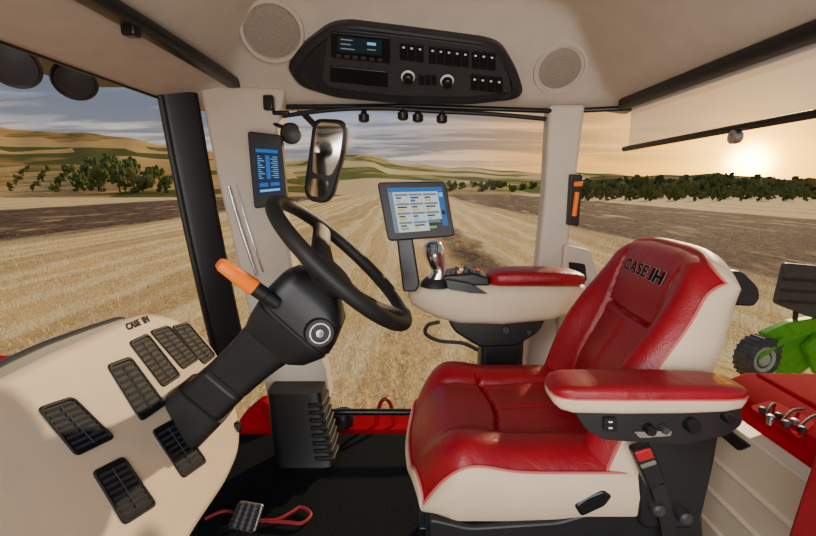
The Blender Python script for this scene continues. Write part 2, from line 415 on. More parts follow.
# ================================================================== PILLAR DISPLAY, HANDLE STRIP, HAMMER
def tablet(name, label, cat, px4, sc4, Y, th, cellsl, mats, tilt=0):
    pts = [onY(a, b, Y + dy) for (a, b), dy in zip(px4, (0, 0, tilt, tilt))]
    n = (pts[1] - pts[0]).cross(pts[3] - pts[0]).normalized()
    if n.dot(CAM - pts[0]) < 0: n = -n
    ctr = sum(pts, V()) / 4
    t = thing(name, label, cat, ctr)
    obj('casing', prism(B(), rpoly(pts, .014), n * -th), BLACK, t, bevel=.004)
    q = [onP(a, b, ctr, n) for a, b in sc4]
    bm = B(); cells(bm, q, cellsl, n)
    obj('screen', bm, mats, t, smooth=0)
    return t, n, ctr
cl = [(0, 0, 1, 1, 0), (.06, .03, .94, .10, 2)]
for k in range(11): cl.append((.10, .18 + k * .045, .10 + .1 + .08 * (k % 3), .193 + k * .045, 1))
for k in range(11): cl.append((.70 - .08 * (k % 2), .18 + k * .045, .90, .192 + k * .045, 1))
cl += [(.42, .16, .58, .66, 2), (.1, .74, .45, .82, 2), (.55, .74, .9, .82, 2), (.1, .88, .9, .93, 1), (.46, .24, .54, .30, 1), (.46, .5, .54, .55, 1)]
t, n, c = tablet('pillar_display', 'slim upright black display with blue gauges mounted on the beige front pillar', 'display', [(247, 131), (281, 135), (287, 204), (254, 209)], [(254, 147), (279, 149), (283, 193), (258, 196)], 1.56, .03, cl, [E_NAVY, E_CYAN, E_BLUE, E_GREEN, E_YEL])
obj('bracket', bx(B(), c.x - .04, c.x + .02, 1.59, 1.64, c.z - .04, c.z + .04), BLACK, t, bevel=.004)
bm = B(); tube(bm, curve([onY(229, 186, 1.635), onY(240, 226, 1.625), onY(257, 276, 1.635)], 6), .006, 10)
tube(bm, curve([onY(236, 184, 1.635), onY(247, 224, 1.63), onY(263, 272, 1.635)], 6), .003, 8)
tag(obj('trim_strip', bm, CHROME), 'thin silver strip along the beige front pillar beside the dark frame', 'trim strip')
p = onY(576, 200, 1.66)
hm = thing('emergency_hammer', 'orange emergency hammer in a black holder on the rear side pillar', 'hammer', p)
obj('holder', prism(B(), rpoly([onY(a, b, 1.665) for a, b in ((571, 174), (583, 175), (579, 226), (568, 225))], .006), V((0, .03, 0))), BLACK, hm, bevel=.004)
obj('handle', tube(B(), [onY(577, 192, 1.655), onY(574, 216, 1.655)], .009), ORANGE, hm)
obj('head', box(B(), onY(578, 184, 1.65), (.03, .02, .018)), ORANGE, hm, bevel=.004)
p = onY(578, 269, 1.65)
av = thing('corner_vent', 'small black slotted air vent at the base of the rear side pillar', 'air vent', p)
bm = prism(B(), rpoly([onY(a, b, 1.655) for a, b in ((569, 262), (585, 264), (587, 281), (570, 279))], .008), V((0, .01, 0)))
for k in range(4): tube(bm, [onY(571, 266 + k * 4, 1.652), onY(585, 267 + k * 4, 1.652)], .003, 6)
obj('grille', bm, BLACK, av)

# ================================================================== OUTSIDE MIRROR
Ym = 1.98
mp = [onY(a, b, Ym) for a, b in ((316, 118), (342, 119), (348, 126), (345, 150), (333, 196), (325, 204), (308, 201), (303, 190), (309, 150), (312, 125))]
mc = sum(mp, V()) / len(mp)
mr = thing('wing_mirror', 'tall black wing mirror outside the middle window behind the steering wheel', 'mirror', mc)
obj('housing', prism(B(), rpoly(mp, .03), V((0, .07, 0))), BLACK, mr, bevel=.012, seg=4)
gp = [onY(a, b, Ym - .0015) for a, b in ((320, 122), (340, 124), (343, 131), (339, 160), (331, 176), (312, 173), (314, 145), (316, 127))]
obj('mirror_glass', prism(B(), rpoly(gp, .02), V((0, .002, 0))), MIRROR, mr)
gp = [onY(a, b, Ym - .0015) for a, b in ((312, 178), (329, 181), (325, 198), (311, 196), (307, 189))]
obj('wide_angle_glass', prism(B(), rpoly(gp, .015), V((0, .002, 0))), MIRROR, mr)
obj('mount_arm', tube(B(), [mc + V((0, .06, .1)), onY(300, 110, 2.05), onY(283, 90, 2.0)], .014), BLACK, mr)

# ================================================================== DASHBOARD
DP = V((-.60, 0, .60)); DN = V((1, 0, .45)).normalized()
def dpt(px, py, h=0): return onP(px, py, DP + DN * h, DN)
db = thing('dashboard', 'beige dashboard pod with seven black air vents and raised badge', 'dashboard', (-.62, .9, .0))
out = [(-70, 420), (-30, 394), (0, 379), (50, 353), (95, 333), (128, 317), (150, 311), (176, 316), (203, 333), (221, 356), (234, 395), (242, 425), (241, 452), (228, 482), (196, 530), (180, 560), (120, 620), (-100, 640)]
obj('panel', prism(B(), rpoly([dpt(a, b) for a, b in out], .04), DN * -.16), BEIGE, db, bevel=.018, seg=5)
out2 = [(-70, 400), (0, 360), (45, 340), (88, 325), (126, 313), (140, 330), (100, 400), (-60, 450)]
obj('top_pad', prism(B(), rpoly([dpt(a, b, -.035) for a, b in out2], .03), DN * -.06), DGREY, db, bevel=.012)
def vent(c4):
    q = [dpt(a, b) for a, b in c4]
    ctr = sum(q, V()) / 4
    r = .012
    o0 = rpoly(q, r); i0 = rpoly([lerp(p, ctr, .13) for p in q], r * .8)
    bm = B()
    loft(bm, [o0, [p + DN * .0015 for p in o0], [lerp(p, ctr, .03) + DN * .0035 for p in o0], [lerp(p, ctr, .09) + DN * .0035 for p in o0], [p + DN * .0005 for p in i0]])
    s = len(bm.faces)
    qi = [lerp(p, ctr, .14) for p in q]
    L = (q[3] - q[0]).length; nsl = 8
    dn = (qi[3] - qi[0]).normalized()
    for k in range(nsl):
        v = (k + .5) / nsl
        a = bil(qi, .02, v); b = bil(qi, .98, v)
        h = L / nsl * .22
        prism(bm, [a - dn * h + DN * .0030, b - dn * h + DN * .0030, b + dn * h * .7 + DN * .0008, a + dn * h * .7 + DN * .0008], DN * .0006 + dn * .0008)
    a, b = bil(qi, .5, .02), bil(qi, .5, .98)
    tube(bm, [a + DN * .0030, b + DN * .0030], .0011, 6)
    idx(bm, s, 1)
    obj('air_vent', bm, [VENT, SLAT], db, smooth=30)
for c4 in ([(36, 408), (72, 396), (115, 438), (76, 457)], [(106, 365), (130, 356), (166, 405), (141, 422)], [(128, 342), (147, 333), (181, 376), (163, 388)],
           [(149, 331), (168, 325), (200, 359), (183, 370)], [(171, 326), (187, 322), (216, 356), (204, 365)], [(151, 431), (176, 417), (207, 462), (183, 479)], [(91, 472), (123, 456), (157, 505), (124, 526)]):
    vent(c4)
L0, L1 = dpt(127, 327.5, .0012), dpt(148, 319, .0012)
rt = (L1 - L0)
text('badge_lettering', 'CASE', lerp(L0, L1, .31), rt, DN.cross(rt), .022, LOGOG, db, .0004, width=rt.length * .62, bold=.0010, space=1.15)
text('badge_lettering', 'IH', lerp(L0, L1, .90), rt, DN.cross(rt), .022, LOGOG, db, .0004, width=rt.length * .28, bold=.0014, space=1.0)
p = dpt(236, 427, -.004)
obj('trim_knob', lathe(B(), p, V((.5, -.8, .2)), [(.016, -.03), (.016, .008), (.011, .012), (0, .012)], 20), SATIN, db)

# ================================================================== STEERING COLUMN
WC = onY(343, 262, 1.03)
n = V((.69, .03, .724)).normalized(); d1 = V((n.z, 0, -n.x)).normalized(); d2 = n.cross(d1)
stc = thing('steering_column', 'black tilting steering column with leather rimmed wheel and orange stalk', 'steering column', WC - n * .45)
R_ = .203
wheel = obj('steering_wheel', tube(B(), [WC + (d1 * math.cos(2 * pi * k / 64) + d2 * math.sin(2 * pi * k / 64)) * R_ for k in range(64)], .0172, 16, closed=True), RUBBER, stc)
hub = WC - n * .045
for a in (0, 2 * pi * .34, -2 * pi * .34):
    dr = d1 * math.cos(a) + d2 * math.sin(a); tg = n.cross(dr)
    rings = []
    for s, w, h, dz in ((.03, .046, .018, 0), (.08, .037, .015, .003), (.13, .029, .013, .018), (.17, .028, .012, .036), (.198, .032, .013, .044)):
        rings.append(sell(hub + dr * s + n * dz, tg, n, w, h, 3, 16))
    obj('spoke', loft(B(), rings), RUBBER, wheel)
obj('hub_cap', lathe(B(), hub, n, [(.03, -.04), (.06, -.02), (.068, 0), (.060, .016), (.038, .024), (0, .026)], 36), RUBBER, wheel)
def sec(s, off, a, b, p=4.5, yo=0): return sell(WC - n * s + d1 * off + d2 * yo, d1, d2, a, b, p, 32)
obj('upper_shroud', loft(B(), [sec(.070, .0, .050, .048, 3), sec(.085, .0, .074, .062, 4), sec(.105, .008, .092, .070), sec(.15, .016, .102, .074), sec(.175, .020, .103, .075), sec(.18, .020, .098, .071), sec(.186, .020, .098, .071), sec(.19, .020, .102, .074), sec(.235, .014, .088, .068), sec(.258, .006, .072, .060)], ), BLACK, stc, smooth=25)
obj('hub_collar', loft(B(), [sec(.05, 0, .038, .038, 2), sec(.08, 0, .042, .042, 2)]), SATIN, stc)
tiltd = V((-.74, 0, -.67)).normalized()
b0 = WC - n * .235 + d1 * .004
rings = []
for s, a, bb in ((0, .070, .056), (.03, .067, .055), (.06, .063, .053), (.10, .060, .051), (.16, .059, .050), (.165, .056, .047), (.175, .056, .047), (.18, .059, .050), (.27, .063, .053), (.40, .066, .055)):
    rings.append(sell(b0 + tiltd * s, d1, d2, a, bb, 5, 32))
obj('lower_cowl', loft(B(), rings), BLACK, stc, smooth=25)
obj('cowl_collar', loft(B(), [sell(b0 + tiltd * s, d1, d2, a, a * .85, 5, 32) for s, a in ((.245, .061), (.25, .069), (.34, .075), (.40, .075))]), RUBBER, stc)
s0 = onY(272, 300, .95); s1 = onY(219, 263, .90)
ax = (s1 - s0); u_, w_, _ = frame(ax)
st = obj('indicator_stalk', loft(B(), [sell(lerp(s0, s1, k), u_, w_, a, b, 2.4, 18) for k, a, b in ((-.1, .015, .015), (.14, .015, .015), (.16, .019, .017), (.36, .019, .017))]), BLACK, stc)
obj('stalk_grip', loft(B(), [sell(lerp(s0, s1, k), u_, w_, a, b, 3.2, 20) for k, a, b in ((.34, .014, .014), (.37, .021, .019), (.5, .023, .018), (.75, .025, .016), (.95, .026, .014), (1.0, .021, .010))]), ORANGE, st, label='orange grip with rounded end')
k0 = onY(318, 336, .932)
KA = V((.35, -.9, .1))
ks = obj('ignition_switch', lathe(B(), k0 + V((-.005, .03, 0)), KA, [(.034, -.02), (.034, .014), (.031, .020), (.024, .020), (.023, .014), (0, .014)], 36), BLACK, stc)
obj('switch_ring', lathe(B(), k0 + V((-.005, .03, 0)), KA, [(.0235, .0145), (.0235, .0215), (.0205, .0215), (.0205, .0145)], 36, cap=False), STEEL, ks)
obj('key_slot', lathe(B(), k0 + V((-.005, .03, 0)), KA, [(.010, .0145), (.009, .022), (.003, .023), (0, .020)], 24), STEEL, ks)
for px, py in ((285, 322), (296, 349)):
    p = onY(px, py, .953)
    obj('screw', lathe(B(), p + V((0, .01, 0)), V((.2, -1, .1)), [(.008, -.02), (.008, .006), (.005, .008), (0, .008)], 14), SATIN, stc)

# ================================================================== RIBBED PILLAR BOOT, PEDALS
pf = thing('pillar_gaiter', 'black ribbed rubber gaiter at the base of the beige front pillar', 'gaiter', (-.41, 1.57, 0))
rings = []
for z, xa, xb, yb in ((.0, -.49, -.285, 1.49), (.02, -.50, -.272, 1.48), (.05, -.505, -.275, 1.49), (.16, -.52, -.305, 1.51), (.29, -.53, -.325, 1.53)):
    rings.append(sell(V(((xa + xb) / 2, (yb + 1.65) / 2, z)), V((1, 0, 0)), V((0, 1, 0)), (xb - xa) / 2, (1.65 - yb) / 2, 6, 28))
obj('gaiter_body', loft(B(), rings), BLACK, pf)
bm = B()
for k in range(8):
    z = .045 + k * .028
    xa = lerp(-.36, -.385, k / 7); xb = lerp(-.274, -.316, k / 7); yb = lerp(1.486, 1.52, k / 7)
    prism(bm, [V((xa, yb + .02, z)), V((xa + .02, yb - .006, z + .002)), V((xb, yb - .006, z + .002)), V((xb + .004, yb + .06, z)), V((xb + .004, yb + .12, z)), V((xb - .03, yb + .12, z))], V((0, 0, .013)))
obj('rib', bm, RUBBER, pf, bevel=.003)
pd = thing('brake_pedal', 'grey studded metal brake pedal on the dark floor below the column', 'pedal', onZ(245, 530, 0))
pq = [onZ(238, 501, .13), onZ(263, 505, .13), onZ(254, 534, .06), onZ(227, 528, .06)]
pn = (pq[1] - pq[0]).cross(pq[3] - pq[0]).normalized()
if pn.z < 0: pn = -pn
plate_ = obj('pedal_plate', prism(B(), rpoly(pq, .012), pn * -.012), STEEL, pd, bevel=.003)
bm = B()
for i in range(4):
    for j in range(6): lathe(bm, bil(pq, (i + .5) / 4, (j + .5) / 6), pn, [(.007, -.001), (.006, .005), (0, .005)], 8)
obj('stud', bm, DGREY, plate_)
pc = sum(pq, V()) / 4
obj('pedal_arm', tube(B(), [pc - pn * .01, pc + V((-.03, .03, -.05)), V((pc.x - .10, pc.y + .05, .005))], .012), BLACK, pd)
bm = tube(B(), curve([onZ(a, b, .012) for a, b in ((205, 519), (226, 511), (250, 519), (275, 520), (292, 512), (301, 507), (311, 514), (302, 523), (284, 522), (262, 521))], 6), .005, 8)
tag(obj('safety_cord', bm, pmat('red_cord', (.28, .01, .015), .6)), 'looped red cord lying on the dark floor beside the pedal', 'cord')

# ================================================================== SEAT
yc = 1.03
seat = thing('operator_seat', 'red leather operator seat with beige sides, armrest and black base', 'seat', (.28, yc, 0))
XF, XB = .005, .50
NX, NY = 110, 110
def cush(i, j):
    s = i / NX; r = 2 * j / NY - 1
    fx = s * (XB - XF)
    hw = .245 - .035 * max(0, (.09 - fx) / .09) ** 2
    y = yc + r * hw; x = XF + fx + .03 * (r * r) * max(0, (.2 - fx) / .2)
    ar = abs(r)
    z = .500 + .028 * sstep(.40, .72, ar) - .034 * max(0, (ar - .78) / .22) ** 2.4
    z -= .098 * max(0, (.11 - fx) / .11) ** 2.5
    z += .014 * math.exp(-((fx - .12) / .07) ** 2) + .008 * math.exp(-((fx - .34) / .1) ** 2) * (1 - ar ** 2)
    dy = abs(abs(y - yc) - (.115 + .02 * s))
    z -= .015 * math.exp(-(dy / .0048) ** 2) * sstep(.05, .12, fx)
    if ar < .62: z -= .014 * math.exp(-((fx - .20 - .012 * math.cos(r * 4)) / .0048) ** 2)
    z -= .009 * math.exp(-((y - yc) / .005) ** 2) * sstep(.2, .22, fx)
    return V((x, y, z))
g = [[cush(i, j) for j in range(NY + 1)] for i in range(NX + 1)]
bm = B(); gv = [[bm.verts.new(p) for p in r] for r in g]
for i in range(NX):
    for j in range(NY): bm.faces.new((gv[i][j], gv[i + 1][j], gv[i + 1][j + 1], gv[i][j + 1]))
cushion = obj('cushion', bm, REDL, seat, smooth=60)
loop = [g[i][0] for i in range(NX + 1)] + [g[NX][j] for j in range(1, NY + 1)] + [g[i][NY] for i in range(NX - 1, -1, -1)] + [g[0][j] for j in range(NY - 1, 0, -1)]
cc = V((.26, yc, 0))
def ringat(dout, zf):
    r = []
    for p in loop:
        d = V((p.x - cc.x, p.y - cc.y, 0))
        e = V((d.x / .26, d.y / .245, 0)); e = V((abs(e.x) ** 6 * math.copysign(1, e.x), abs(e.y) ** 6 * math.copysign(1, e.y), 0))
        e = e.normalized() if e.length > 1e-6 else e
        r.append(V((p.x, p.y, 0)) + e * dout + V((0, 0, zf(p.z))))
    return r
obj('cushion_side', loft(B(), [ringat(0, lambda z: z - .001), ringat(.008, lambda z: lerp(z, .375, .1)), ringat(.012, lambda z: lerp(z, .375, .4)), ringat(.006, lambda z: lerp(z, .375, .75)), ringat(-.012, lambda z: .374), ringat(-.04, lambda z: .37)], cap=False, endcap=True), BEIL, seat, smooth=50, label='beige leather cushion side')
obj('cushion_piping', tube(B(), ringat(.003, lambda z: z + .001)[::2], .0028, 8, closed=True), STITCH, cushion)
# backrest (turned slightly on its base)
tb = V((.345, 0, .939)); nb = V((-.939, 0, .345)); bb0 = V((.450, yc, .475))
NH = 110
SHR = .095
def bpt(h, y, f): return bb0 + tb * h + V((SHR * (y - .225), y, 0)) + nb * f
def thk(h): return lerp(.116, .076, max(0, min(1, h / .475)))
def bhyf(i, j):
    r = 2 * j / NY - 1; ar = abs(r)
    hmax = .480 - .045 * ar ** 4
    h = hmax * i / NH
    hw = .240 - .028 * sstep(.28, .475, h)
    y = r * hw
    f = .060 * sstep(.50, .82, ar) * (1 - .85 * sstep(.18, .44, h)) - .040 * max(0, (ar - .82) / .18) ** 2.2 * (1 - .5 * h / .475)
    f += .022 * math.exp(-((h - .13) / .09) ** 2) * (1 - ar ** 2) + .008 * math.exp(-((h - .39) / .08) ** 2) * (1 - ar ** 4)
    f -= .030 * max(0, (h - (hmax - .05)) / .05) ** 2.4
    f -= .013 * math.exp(-(abs(abs(y) - (.115 + .05 * h)) / .0048) ** 2) * sstep(.45, .40, h)
    if abs(y) < .115 + .05 * h: f -= .013 * math.exp(-((h - .29 - .02 * r * r) / .0055) ** 2)
    f -= .007 * math.exp(-(y / .005) ** 2) * sstep(.28, .27, h)
    return h, y, f
g = [[bhyf(i, j) for j in range(NY + 1)] for i in range(NH + 1)]
bm = B(); gv = [[bm.verts.new(bpt(*p)) for p in r] for r in g]
for i in range(NH):
    for j in range(NY): bm.faces.new((gv[i][j], gv[i + 1][j], gv[i + 1][j + 1], gv[i][j + 1]))
backrest = obj('backrest', bm, REDL, seat, smooth=60)
loop = [g[i][0] for i in range(NH + 1)] + [g[NH][j] for j in range(1, NY + 1)] + [g[i][NY] for i in range(NH - 1, -1, -1)] + [g[0][j] for j in range(NY - 1, 0, -1)]
def bring(dout, depth):
    r = []
    for h, y, f in loop:
        e = V((0, y / .23, (h - .2375) / .2375)); e = V((0, math.copysign(abs(e.y) ** 6, e.y), math.copysign(abs(e.z) ** 8, e.z)))
        if e.length > 1e-6: e.normalize()
        r.append(bpt(h + e.z * dout, y + e.y * dout, lerp(f, -thk(h), depth)))
    return r
obj('backrest_side', loft(B(), [bring(0, .001), bring(.006, .08), bring(.012, .35), bring(.010, .65), bring(.002, .9), bring(-.012, 1)], cap=False, endcap=True), BEIL, seat, smooth=60, label='beige leather backrest side')
obj('backrest_piping', tube(B(), [p for p in bring(.003, .02)][::2], .003, 8, closed=True), STITCH, backrest)
def bshell(h, hw, f0, f1): return [bpt(h, y, f) for y, f in ((-hw, f0), (-hw * .9, f1), (hw * .9, f1), (hw, f0))]
obj('back_shell', loft(B(), [bshell(.0, .19, -.108, -.14), bshell(.1, .2, -.104, -.14), bshell(.3, .19, -.088, -.13), bshell(.44, .15, -.072, -.105)]), BLACK, seat, bevel=.012)
wp = [onY(a, b, .94) for a, b in ((722, 270), (744, 272), (759, 287), (761, 298), (755, 307), (722, 305))]
obj('recline_housing', prism(B(), rpoly(wp, .01), V((0, .2, 0))), BLACK, seat, bevel=.008)
em_r = V((-SHR, -1, 0)).normalized()
def emb(yy, o=.002): return bpt(.398, -yy, .0) + nb * (bhyf(int(NH * .398 / .480), NY // 2)[2] + o)
for yy, s_, wd_, bo in ((-.040, 'CASE', .128, .0004), (.073, 'IH', .058, .0014)):
    e_ = text('emblem', s_, emb(yy), em_r, tb, .040, LOGO, backrest, .0008, width=wd_, bold=bo, space=1.15 if s_ == 'CASE' else 1.0)
    text('emblem_edge', s_, emb(yy, .0014), em_r, tb, .041, LOGOE, backrest, .0006, width=wd_ + .003, bold=bo + .0010, space=1.15 if s_ == 'CASE' else 1.0)
# near armrest
X_ = V((1, 0, 0)); Yv = V((0, 1, 0)); Z_ = V((0, 0, 1))
def arm_ring(x, zt, zb, hw, top):
    n = 20; r = []
    zm = lerp(zb, zt, .58)
    for k in range(n + 1):
        a = pi * k / n
        ca = math.cos(a); sa = max(0.0, math.sin(a))
        if top: r.append(V((x, ya - hw * math.copysign(abs(ca) ** .45, ca), zm + (zt - zm) * sa ** .5)))
        else: r.append(V((x, ya - hw * math.copysign(abs(ca) ** .4, ca), zm - .0005 - (zm - zb) * sa ** .4)))
    return r
def arm(prof, top): return loft(B(), [arm_ring(x, zt, zb, hw, top) for x, zt, zb, hw in prof])
ya = .722
pr = [(.244, .708, .695, .012), (.248, .714, .686, .028), (.258, .720, .678, .038), (.278, .724, .673, .043), (.36, .725, .672, .045), (.46, .724, .673, .045), (.53, .721, .676, .044), (.558, .718, .680, .040), (.572, .714, .687, .030), (.577, .706, .694, .012)]
armrest = obj('armrest_pad', arm(pr, True), REDL, seat, smooth=60)
obj('armrest_side', arm(pr, False), BEIL, seat, smooth=60, label='beige lower half of armrest')
pts = [V((x, ya - hw - .0005, lerp(zb, zt, .58))) for x, zt, zb, hw in pr]
obj('armrest_stitching', tube(B(), pts, .0016, 6), STITCH, armrest)
bp_ = [onY(a, b, .685) for a, b in ((570, 405), (740, 402), (743, 424), (727, 436), (680, 445), (604, 440), (586, 430))]
obj('armrest_base', prism(B(), rpoly(bp_, .01), V((0, .07, 0))), BLACK, seat, bevel=.008)
for px, py, r, m in ((690, 424, .012, SATIN), (648, 428, .009, SATIN), (662, 427, .007, DGREY), (726, 416, .009, SATIN)):
    p = onY(px, py, .684)
    obj('adjuster_knob', lathe(B(), p + V((0, .004, 0)), V((0, -1, 0)), [(r, 0), (r, .014), (r * .8, .018), (0, .018)], 20), m, seat)
obj('lever_slot', prism(B(), rpoly([onY(a, b, .680) for a, b in ((634, 432), (672, 431), (671, 436), (640, 438))], .003), V((0, .01, 0))), STEEL, seat)
sw_ = obj('switch_pad', prism(B(), rpoly([onY(a, b, .680) for a, b in ((604, 418), (617, 418), (617, 432), (604, 431))], .003), V((0, .01, 0))), SATIN, seat)
bm = B()
for k in range(2): box(bm, onY(610.5, 422 + 6 * k, .679), (.006, .002, .002))
obj('switch_symbol', bm, WHITE, sw_)
obj('armrest_post', prism(B(), rpoly([onY(a, b, .77) for a, b in ((650, 430), (722, 425), (714, 470), (700, 530), (640, 530), (640, 480))], .02), V((0, .05, 0))), BLACK, seat, bevel=.008)
# base / suspension
obj('seat_frame', bx(B(), .06, .50, .82, 1.24, .31, .372), BLACK, seat, bevel=.015)
rings = []
for k in range(9):
    z = .07 + k * .03; e = .012 * (k % 2)
    rings.append(sell(V((.29, yc, z)), X_, Yv, .22 + e, .175 + e, 6, 32))
obj('bellows', loft(B(), rings), RUBBER, seat)
bm = bx(B(), .03, .56, .84, .92, .0, .06); bx(bm, .03, .56, 1.14, 1.22, 0, .06)
obj('slide_rail', bm, SATIN, seat, bevel=.006)
obj('base_plate', bx(B(), .05, .54, .85, 1.21, .045, .075), BLACK, seat, bevel=.006)
hp = [onY(a, b, .772) for a, b in ((574, 506), (588, 496), (604, 490), (614, 496), (606, 507), (582, 518))]
obj('height_handle', prism(B(), rpoly(hp, .008), V((0, .04, 0))), SATIN, seat, bevel=.006)
sk = [onY(a, b, .785) for a, b in ((428, 518), (470, 528), (560, 522), (620, 504), (700, 480), (706, 570), (430, 570))]
obj('side_cover', prism(B(), rpoly(sk, .02), V((0, .03, 0))), BLACK, seat, bevel=.006)
# belt buckle
bk = [onY(a, b, .745) for a, b in ((633, 452), (652, 446), (667, 483), (650, 492))]
bmk = obj('belt_buckle', prism(B(), rpoly(bk, .008), V((0, .025, 0))), BLACK, seat, bevel=.005)
obj('release_button', prism(B(), rpoly([onY(a, b, .743) for a, b in ((635, 453), (651, 448), (655, 458), (639, 463))], .004), V((0, .006, 0))), REDP, bmk, bevel=.002, label='red release button')
obj('buckle_tongue', prism(B(), rpoly([onY(a, b, .744) for a, b in ((640, 465), (655, 460), (657, 464), (642, 469))], .003), V((0, .006, 0))), STEEL, bmk)
obj('belt_strap', loft(B(), [[onY(a - 7, b + 2, .76), onY(a + 7, b - 2, .76), onY(a + 7, b - 2, .766), onY(a - 7, b + 2, .766)] for a, b in ((658, 486), (664, 505), (668, 525), (672, 550))]), RUBBER, seat)
for px, py in ((661, 513), (688, 521)):
    p = onY(px, py, .75)
    obj('bolt', lathe(B(), p + V((0, .01, 0)), V((0, -1, 0)), [(.013, -.02), (.013, .006), (.008, .010), (0, .010)], 12), DGREY, seat)

# ================================================================== CONSOLE ARMREST (far side)
cs = thing('armrest_console', 'beige control console with red armrest pad on the far side of the seat', 'control console', (.3, 1.40, 0))
ya = 1.40
prof = [(.0, .724, .696, .03), (.012, .738, .678, .055), (.05, .750, .656, .07), (.10, .754, .634, .078), (.16, .754, .618, .08), (.30, .750, .614, .08), (.45, .750, .628, .078), (.53, .747, .650, .07), (.56, .740, .672, .05), (.565, .727, .695, .02)]
obj('console_body', loft(B(), [sell(V((x, ya, (zt + zb) / 2)), Yv, Z_, hw, (zt - zb) / 2, 3.6, 28) for x, zt, zb, hw in prof]), BEIL, cs, smooth=60)
prof = [(.255, .768, .745, .03), (.262, .782, .742, .05), (.285, .79, .741, .06), (.35, .794, .741, .064), (.45, .793, .741, .064), (.52, .788, .741, .06), (.55, .778, .745, .045), (.557, .766, .752, .02)]
obj('arm_pad', loft(B(), [sell(V((x, ya - .014, (zt + zb) / 2)), Yv, Z_, hw, (zt - zb) / 2, 3.4, 24) for x, zt, zb, hw in prof]), REDL, cs, smooth=60)
cpn = prism(B(), [V((.10, 1.335, .748)), V((.115, 1.335, .778)), V((.20, 1.335, .786)), V((.25, 1.335, .772)), V((.255, 1.335, .746))], V((0, .12, 0)))
cpan = obj('control_panel', cpn, SATIN, cs, bevel=.006)
for k, (x, y, m) in enumerate([(.14, 1.36, DGREY), (.16, 1.36, ORANGE), (.18, 1.36, DGREY), (.20, 1.36, DGREY), (.15, 1.39, DGREY), (.17, 1.39, WHITE), (.19, 1.39, DGREY), (.22, 1.365, DGREY), (.225, 1.40, ORANGE), (.16, 1.42, DGREY), (.19, 1.42, DGREY)]):
    z = .781 + (x - .125) * .09 if x < .2 else .787 - (x - .2) * .25
    obj('control_button', box(B(), V((x, y, z)), (.013, .018, .012)), m, cpan, bevel=.002)
obj('side_rocker', prism(B(), rpoly([onY(a, b, 1.312) for a, b in ((446, 280), (470, 284), (488, 294), (470, 293), (448, 289))], .006), V((0, .02, 0))), SATIN, cs, bevel=.003)
jb = V((.088, 1.36, .745))
jt = onY(432, 241, 1.36)
js = obj('joystick', tube(B(), curve([jb, lerp(jb, jt, .3) + V((.014, 0, 0)), lerp(jb, jt, .65) + V((.004, 0, 0)), jt], 5), [.032, .032, .030, .028, .026, .024, .024, .025, .028, .030, .032, .033, .032, .030, .026, .014], 16), CHROME, cs)
obj('joystick_boot', lathe(B(), jb, Z_, [(.05, -.004), (.046, .008), (.038, .016), (.034, .022)], 24), RUBBER, cs)
obj('thumb_pad', box(B(), jt + V((.004, -.028, -.022)), (.026, .010, .036)), SATIN, js, bevel=.003)
bm = B()
for i in range(2):
    for j in range(2): lathe(bm, jt + V((-.002 + .012 * i, -.033, -.014 - .014 * j)), V((0, -1, 0)), [(.004, -.002), (.004, .003), (0, .003)], 10)
obj('thumb_button', bm, DGREY, js)
obj('console_base', prism(B(), rpoly([onY(a, b, 1.36) for a, b in ((446, 316), (548, 314), (540, 332), (518, 346), (480, 348), (454, 332))], .02), V((0, .10, 0))), BLACK, cs, bevel=.01)
obj('pedestal', bx(B(), .24, .38, 1.37, 1.46, 0, .62), BLACK, cs, bevel=.015)
for px, py, r in ((505, 329, .014), (528, 331, .010)):
    obj('adjuster_dial', lathe(B(), onY(px, py, 1.362), V((0, -1, 0)), [(r, -.01), (r, .012), (r * .8, .016), (0, .016)], 20), DGREY, cs)
bm = tube(B(), curve([onY(440, 322, 1.31), onY(428, 325, 1.31), onY(426, 334, 1.31), onY(440, 341, 1.31), onY(462, 343, 1.31), onY(478, 350, 1.31)], 6), .006, 8)
tag(obj('control_cable', bm, RUBBER), 'thin black cable looping under the beige control console', 'cable')

# monitor
cl = [(0, 0, 1, 1, 0), (0, 0, 1, .10, 1), (0, .10, .08, 1, 3), (.90, .10, 1, 1, 1)]
for r in range(4):
    for c in range(3):
        u0 = .11 + c * .26; v0 = .14 + r * .21
        cl.append((u0, v0, u0 + .24, v0 + .05, 3))
        cl.append((u0 + .02, v0 + .075, u0 + .02 + random.uniform(.08, .2), v0 + .11, 2))
        cl.append((u0 + .02, v0 + .13, u0 + .02 + random.uniform(.06, .14), v0 + .185, random.choice([1, 4, 5, 6, 4])))
for k in range(6): cl.append((.915, .13 + k * .14, .985, .23 + k * .14, random.choice([4, 6, 2, 0])))
for k in range(7): cl.append((.04 + k * .13, .03, .04 + k * .13 + .07, .07, 0))
t, n_, c_ = tablet('touchscreen_monitor', 'wide black framed touchscreen monitor on an arm behind the wheel', 'monitor', [(377, 182), (446, 181), (455, 236), (388, 241)], [(387, 188), (442, 187), (449, 229), (395, 233)], 1.31, .03, cl, [E_WHITE, E_BLUE, E_DARK, E_GREY, E_GREEN, E_YEL, E_CYAN], tilt=-.03)
ar = [onY(a, b, 1.31) for a, b in ((396, 234), (412, 234), (420, 284), (416, 292), (403, 292))]
obj('support_arm', prism(B(), rpoly(ar, .008), V((0, .03, 0))), SATIN, t, bevel=.006)
obj('mount_plate', box(B(), c_ + V((0, .045, -.01)), (.08, .04, .07)), BLACK, t, bevel=.006)

